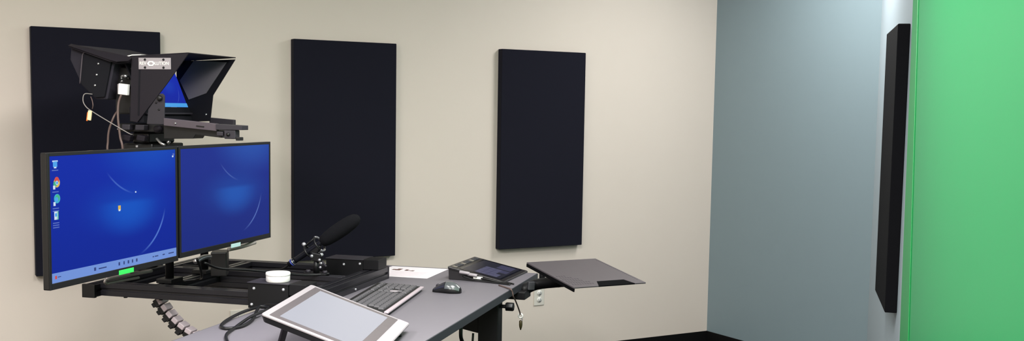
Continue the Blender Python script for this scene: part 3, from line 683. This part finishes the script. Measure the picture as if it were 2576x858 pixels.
# cord hanging off the desk edge
t = thing('adapter_lead', 'thin brown cord off the desk edge with white ring and olive plug', 'cord', (-3.0, .60, .60))
part(MB().tube([(-3.03, .69, .7435), (-3.08, .645, .7435), (-3.125, .612, .745), (-3.125, .603, .732), (-3.12, .60, .712), (-3.085, .60, .69), (-3.045, .60, .660), (-3.0, .60, .622), (-2.992, .60, .612)], .0032), 'cord', 'cable_brown', t)
part(MB().torus((-2.985, .60, .603), (1, 0, 0), .009, .0042), 'ring', 'white', t, label='white ring')
part(MB().tube([(-2.985, .60, .594), (-2.983, .592, .588), (-2.982, .597, .58)], .0025, 6), 'link', 'rim', t)
part(MB().lathe([(.004, 0), (.0075, .003), (.008, .020), (.0065, .030), (.002, .044)], (-2.98, .60, .582), (0, 0, -1), 14), 'plug', 'olive', t, label='olive plug')

# ------------------------------------------------------------------ papers, mouse, keyboard
s = MB(); s.box(-2.945, -2.63, 1.055, 1.345, .7403, .7413, 0)
def ink(a0, a1, b0, b1, m): s.box(a0, a1, b0, b1, .7413, .7415, m)
for b0, b1, a0, a1 in ((1.285, 1.305, -2.75, -2.72), (1.262, 1.285, -2.755, -2.70), (1.225, 1.240, -2.75, -2.715), (1.190, 1.205, -2.76, -2.735), (1.205, 1.235, -2.755, -2.742)): ink(a0, a1, b0, b1, 1)
for i in range(9): ink(-2.79 - i * .016, -2.784 - i * .016, 1.30 - (i % 3) * .01, 1.10 + (i % 4) * .012, 2) if False else s.box(-2.79 - i * .016, -2.784 - i * .016, 1.10 + (i % 4) * .012, 1.30 - (i % 3) * .01, .7413, .7415, 2)
solo(s, 'printed_sheet', ['paper', 'ink', 'ink_pale'], 'white printed sheet lying at the far end of the desk', 'paper', (-2.79, 1.2, DZ))

t = thing('computer_mouse', 'glossy dark grey mouse on the desk right of the keyboard', 'mouse', (-3.275, .853, DZ))
def mouse_shell(hs, z0, wmax, lo=False):
    mb = MB(); nL, nR = 15, 18; v = []; f = []
    for i in range(nL):
        k = i / (nL - 1); s_ = .914 - k * .124
        w = wmax * (math.sin(PI * min(max(k * .94 + .03, 0), 1)) ** .38) * (.86 + .14 * math.cos(2 * PI * (k - .75)))
        h_ = hs(k)
        for j in range(nR):
            a = PI * j / (nR - 1); v.append((-3.275 - math.cos(a) * w, s_, z0 + math.sin(a) ** .72 * h_))
    for i in range(nL - 1):
        for j in range(nR - 1): f.append((i * nR + j, i * nR + j + 1, (i + 1) * nR + j + 1, (i + 1) * nR + j))
        f.append((i * nR, (i + 1) * nR, (i + 1) * nR + nR - 1, i * nR + nR - 1))
    f.append(tuple(range(nR))); f.append(tuple((nL - 1) * nR + j for j in range(nR - 1, -1, -1)))
    mb.add(v, f, 0, True); return mb
hm_ = lambda k: .004 + .048 * math.sin(PI * (k * .86 + .07)) ** .8 * (.62 + .50 * k)
part(mouse_shell(hm_, .7405, .031), 'body', 'plastic', t)
cap = MB(); v = []; f = []; nL, nR = 12, 12
def capgrid(k0, k1, a0, a1, lift):
    v = []; f = []
    for i in range(nL):
        k = k0 + (k1 - k0) * i / (nL - 1); w = .0315 * (math.sin(PI * min(max(k * .94 + .03, 0), 1)) ** .38) * (.86 + .14 * math.cos(2 * PI * (k - .75)))
        for j in range(nR):
            a = a0 + (a1 - a0) * j / (nR - 1); v.append((-3.275 - math.cos(a) * (w + lift), .914 - k * .124, .7405 + math.sin(a) ** .72 * (hm_(k) + lift)))
    for i in range(nL - 1):
        for j in range(nR - 1): f.append((i * nR + j, i * nR + j + 1, (i + 1) * nR + j + 1, (i + 1) * nR + j))
    return MB().add(v, f, 0, True)
part(capgrid(.47, .97, .30, PI - .30, .0012), 'palm_shell', 'mouse_grey', t)
part(capgrid(.04, .45, .42, PI / 2 - .12, .0010), 'button', 'mouse', t)
part(capgrid(.04, .45, PI / 2 + .12, PI - .42, .0010), 'button', 'mouse', t)
part(MB().lathe([(.008, 0), (.0095, .001), (.0095, .006), (.008, .007)], (-3.2785, .892, .766), (1, 0, 0), 18), 'scroll_wheel', 'charcoal', t)

t = thing('keyboard', 'black keyboard with pale front rim lying behind the drawing tablet', 'keyboard', (-3.56, 1.03, DZ))
kyaw = math.radians(6.5); KL, KD = .60, .200
ko = Vector((-3.272, .962, 0))                        # front corner nearest the mouse
ka = Vector((-math.cos(kyaw), -math.sin(kyaw), 0)); kb = Vector((-math.sin(kyaw), math.cos(kyaw), 0))   # along the front edge towards the tablet, and back
def kp(a, b, z): q = ko + ka * a + kb * b; return (q.x, q.y, z)
def kz(b): return .757 + b * .055
def kslab(mb, a0, a1, b0, b1, l0, l1, m=0, taper=0.):
    v = [kp(a, b, kz(b) + l0) for a, b in ((a0, b0), (a1, b0), (a1, b1), (a0, b1))] + [kp(a, b, kz(b) + l1) for a, b in ((a0 + taper, b0 + taper), (a1 - taper, b0 + taper), (a1 - taper, b1 - taper), (a0 + taper, b1 - taper))]
    mb.add(v, [(0, 3, 2, 1), (4, 5, 6, 7), (0, 1, 5, 4), (1, 2, 6, 5), (2, 3, 7, 6), (3, 0, 4, 7)], m)
mb = MB(); v = [kp(a, b, z) for a, b, z in ((0, .004, .7405), (KL, .004, .7405), (KL, KD - .002, .7405), (0, KD - .002, .7405), (0, .004, kz(0) - .004), (KL, .004, kz(0) - .004), (KL, KD - .002, kz(KD) - .004), (0, KD - .002, kz(KD) - .004))]
mb.add(v, [(0, 3, 2, 1), (4, 5, 6, 7), (0, 1, 5, 4), (1, 2, 6, 5), (2, 3, 7, 6), (3, 0, 4, 7)])
part(mb, 'body', 'keybed', t, .002)
mb = MB(); kslab(mb, 0, KL, 0, KD, -.004, 0); part(mb, 'key_bed', 'keybed', t, .002)
mb = MB(); kslab(mb, -.002, KL + .002, -.006, .012, -.006, .002); part(mb, 'front_rim', 'strip', t, .003, label='pale metal front rim')
mb = MB(); kslab(mb, .0, .006, .012, KD, -.003, .0015); part(mb, 'side_rim', 'keybed', t, .001)
kp_ = .0252
km = {}
def key(a, b, w, dpt, proto=[None]):
    mb = MB(); kslab(mb, a - w / 2, a + w / 2, b - dpt / 2, b + dpt / 2, .0005, .007, 0, .0018)
    return part(mb, 'key', 'key', t)
rows = [.034, .059, .084, .109, .134, .168]
nk = 0
for r_, b in enumerate(rows):
    # number pad, arrow and paging block, then the letters, counted from the mouse side
    pad = [.022 + kp_ * i for i in range(4)] if r_ < 5 else [.022 + kp_ * i for i in range(4)]
    nav = [.136 + kp_ * i for i in range(3)] if r_ in (0, 3, 4, 5) else ([.136 + kp_] if r_ == 1 else [])
    for a in pad + nav: key(a, b, .0222, .0215 if r_ < 5 else .017); nk += 1
    a = .216
    widths = {0: [1.4, 1.3, 1.2, 6, 1.2, 1.3, 1.4], 1: [2.4] + [1] * 9 + [1.2], 2: [2.0] + [1] * 10, 3: [1.5] + [1] * 11, 4: [1.8] + [1] * 11, 5: [1] * 12}[r_]
    for w_ in widths:
        ww = kp_ * w_
        if a + ww > KL - .008: break
        key(a + ww / 2, b, ww - .003, .0215 if r_ < 5 else .017); nk += 1; a += ww
mb = MB(); mb.lathe([(.016, 0), (.0155, .003), (.0, .0035)], kp(.168, .086, kz(.086) + .0005), (0, 0, 1), 24, sx=1.6); part(mb, 'oval_pad', 'rim', t, label='pale oval pad')
print('keys', nk)

# ------------------------------------------------------------------ drawing tablet
t = thing('drawing_tablet', 'large pale framed drawing tablet propped up with a blank lit screen', 'drawing tablet', (-4.42, .84, DZ))
tc = Vector((-4.424, .837, .835)); ya, ti = .168, .347
E1 = Vector((math.cos(ya), math.sin(ya), 0)); H_ = Vector((math.sin(ya), -math.cos(ya), 0))
E2 = H_ * math.cos(ti) + Vector((0, 0, -math.sin(ti))); NN = E1.cross(E2)
if NN.z < 0: NN = -NN
def qp(a, b, k=0.): return tc + E1 * a + E2 * b + NN * k
def qslab(mb, poly, k0, k1, m=0, inset=0.):
    n = len(poly); ca = sum(p[0] for p in poly) / n; cb_ = sum(p[1] for p in poly) / n
    v = [qp(a + (ca - a) * inset, b + (cb_ - b) * inset, k0) for a, b in poly] + [qp(a, b, k1) for a, b in poly]
    mb.add(v, [tuple(range(n)), tuple(range(2 * n - 1, n - 1, -1))] + [(i, (i + 1) % n, n + (i + 1) % n, n + i) for i in range(n)], m)
def rrect(a0, a1, b0, b1, r, n=5):
    o = []
    for cx, cy, t0 in ((a1 - r, b1 - r, 0), (a0 + r, b1 - r, 90), (a0 + r, b0 + r, 180), (a1 - r, b0 + r, 270)):
        for i in range(n + 1): a = math.radians(t0 + 90 * i / n); o.append((cx + math.cos(a) * r, cy + math.sin(a) * r))
    return o
O = rrect(-.272, .284, -.188, .184, .012)
mb = MB(); qslab(mb, O, -.026, -.006, inset=.05); part(mb, 'rear_shell', 'plastic', t, .002)
mb = MB(); qslab(mb, O, -.006, 0); part(mb, 'frame', 'rim', t, .0015)
mb = MB(); qslab(mb, rrect(-.255, .267, -.168, .142, .004), .0001, .0008); part(mb, 'bezel', 'bezel', t)
mb = MB(); qslab(mb, rrect(-.228, .240, -.142, .109, .002), .0009, .0014); part(mb, 'screen', 'tab_screen', t, label='blank pale lit screen')
mb = MB(); qslab(mb, rrect(-.268, .280, .1435, .181, .006), .0001, .0012); st = part(mb, 'front_strip', 'strip', t, .0005, label='pale mauve strip towards the user')
mb = MB(); qslab(mb, rrect(-.004, .004, .158, .166, .003), .0013, .0017); qslab(mb, rrect(.008, .030, .160, .164, .001), .0013, .0017); part(mb, 'mark', 'chain', t, under=st)
def prop(a, name):
    top = qp(a, -.150, -.027); foot = Vector((top.x + .045, top.y + .055, DZ + .003))
    ax = (top - foot) / 2; th = ax.cross(E1).normalized() * .004
    return part(MB().obox((top + foot) / 2, E1 * .034, ax, th), name, 'charcoal', t, .002)
prop(-.075, 'prop_leg'); prop(.17, 'prop_leg')
for a in (-.20, .21):
    c0 = qp(a, .165, -.0265); part(MB().cyl((c0.x, c0.y, DZ + .0004), c0, .012, n=14), 'rubber_foot', 'plastic', t)
lead('tablet_cable', [qp(.05, -.15, -.03), (-4.05, 1.18, .79), (-3.93, 1.335, .770), (-3.92, 1.385, .758), (-4.02, 1.408, .752), (-4.16, 1.395, .748), (-4.255, 1.365, .7462), (-4.285, 1.325, .7462), (-4.235, 1.296, .7462), (-4.12, 1.315, .748),
                      (-3.99, 1.365, .758), (-3.95, 1.37, .765), (-3.97, 1.33, .76), (-4.12, 1.325, .7562), (-4.27, 1.305, .7460), (-4.37, 1.278, .7460), (-4.46, 1.228, .7460), (-4.56, 1.15, .746), (-4.62, 1.08, .746)], .0058, 'cable',
     'black looped cable on the desk left of the drawing tablet')

# ------------------------------------------------------------------ cable chain under the near beam
t = thing('cable_chain', 'curved segmented cable chain hanging from the frame behind the desk', 'cable chain', (-3.76, 1.7, FL))
path = catmull([(-3.79, 1.905, .742), (-3.79, 1.875, .70), (-3.79, 1.84, .662), (-3.79, 1.80, .63), (-3.79, 1.755, .605), (-3.79, 1.69, .575), (-3.79, 1.62, .53), (-3.79, 1.565, .46), (-3.79, 1.54, .36), (-3.79, 1.535, .2), (-3.79, 1.535, .05), (-3.79, 1.535, FL + .02)], 12)
acc = 0.; pts = [path[0]]
for a, b in zip(path, path[1:]):
    acc += (b - a).length
    if acc >= .034: pts.append(b); acc = 0.
for i in range(len(pts) - 1):
    a, b = pts[i], pts[i + 1]; dd = (b - a); L = dd.length; dd.normalize(); sd = Vector((1, 0, 0)); up = dd.cross(sd).normalized()
    if up.y > 0: up = -up
    c = (a + b) / 2
    o = part(MB().obox(c + up * .004, sd * .024, dd * (L * .40), up * .010), 'link', 'chain', t, .003)
    part(MB().obox(c - up * .016, sd * .020, dd * (L * .48), up * .0095), 'link_rib', 'chain_dark', t, .002, under=o)
    part(MB().obox(c - up * .030, sd * .022, dd * (L * .26), up * .006), 'link_tooth', 'chain_dark', t, .001, under=o)

# ------------------------------------------------------------------ light
def area(name, loc, sx, sy, power, col=(1, .985, .96), rz=0.):
    l = bpy.data.lights.new(name, 'AREA'); l.shape = 'RECTANGLE'; l.size = sx; l.size_y = sy; l.energy = power; l.color = col
    o = bpy.data.objects.new(name, l); COL.objects.link(o); o.location = (loc[0], loc[1], loc[2] + ZS); o.rotation_euler = (0, 0, rz); return o
area('ceiling_or_fill_light', (-.75, -1.6, CE - .02), .6, 1.2, 46)
area('ceiling_or_fill_light', (-3.4, -3.2, CE - .02), 1.2, .6, 92)
area('ceiling_or_fill_light', (-3.9, -4.3, CE - .02), .6, 1.2, 42)
area('ceiling_or_fill_light', (-5.4, -2.5, CE - .02), .6, 1.2, 62)
area('ceiling_or_fill_light', (-5.2, -6.6, CE - .02), .6, 1.2, 95)  # unseen fill lamp added behind the viewer to raise the ambient level
area('ceiling_or_fill_light', (-6.4, -4.6, CE - .02), .6, 1.2, 110)  # another added fill lamp, out of view to the left, for ambient
wd = bpy.data.worlds.new('world'); sc.world = wd; wd.use_nodes = True
wd.node_tree.nodes['Background'].inputs[0].default_value = (.6, .62, .65, 1); wd.node_tree.nodes['Background'].inputs[1].default_value = .05

# ------------------------------------------------------------------ camera
cam = bpy.data.cameras.new('camera'); co = bpy.data.objects.new('camera', cam); COL.objects.link(co)
cam.sensor_fit = 'HORIZONTAL'; cam.sensor_width = 36.; cam.lens = 2749.54 / 2576 * 36.; cam.shift_y = (520.64 - 429.) / 2576
cam.clip_start = .05
R = Vector((0.86304566, -0.50487531, 0.01590944)); Uc = Vector((0.03085163, 0.08412338, 0.99597763)); F = Vector((0.50418287, 0.85908334, -0.08817855))
mw = Matrix(((R.x, Uc.x, -F.x, -5.01373), (R.y, Uc.y, -F.y, -5.81906), (R.z, Uc.z, -F.z, 1.51739 + ZS), (0, 0, 0, 1)))
co.matrix_world = mw
sc.camera = co
sc.view_settings.view_transform = 'Standard'; sc.view_settings.look = 'None'; sc.view_settings.gamma = 1.; sc.view_settings.exposure = 0.
sc.view_settings.use_curve_mapping = False
sc.cycles.max_bounces = 8; sc.cycles.diffuse_bounces = 5
sc.cycles.use_denoising = True
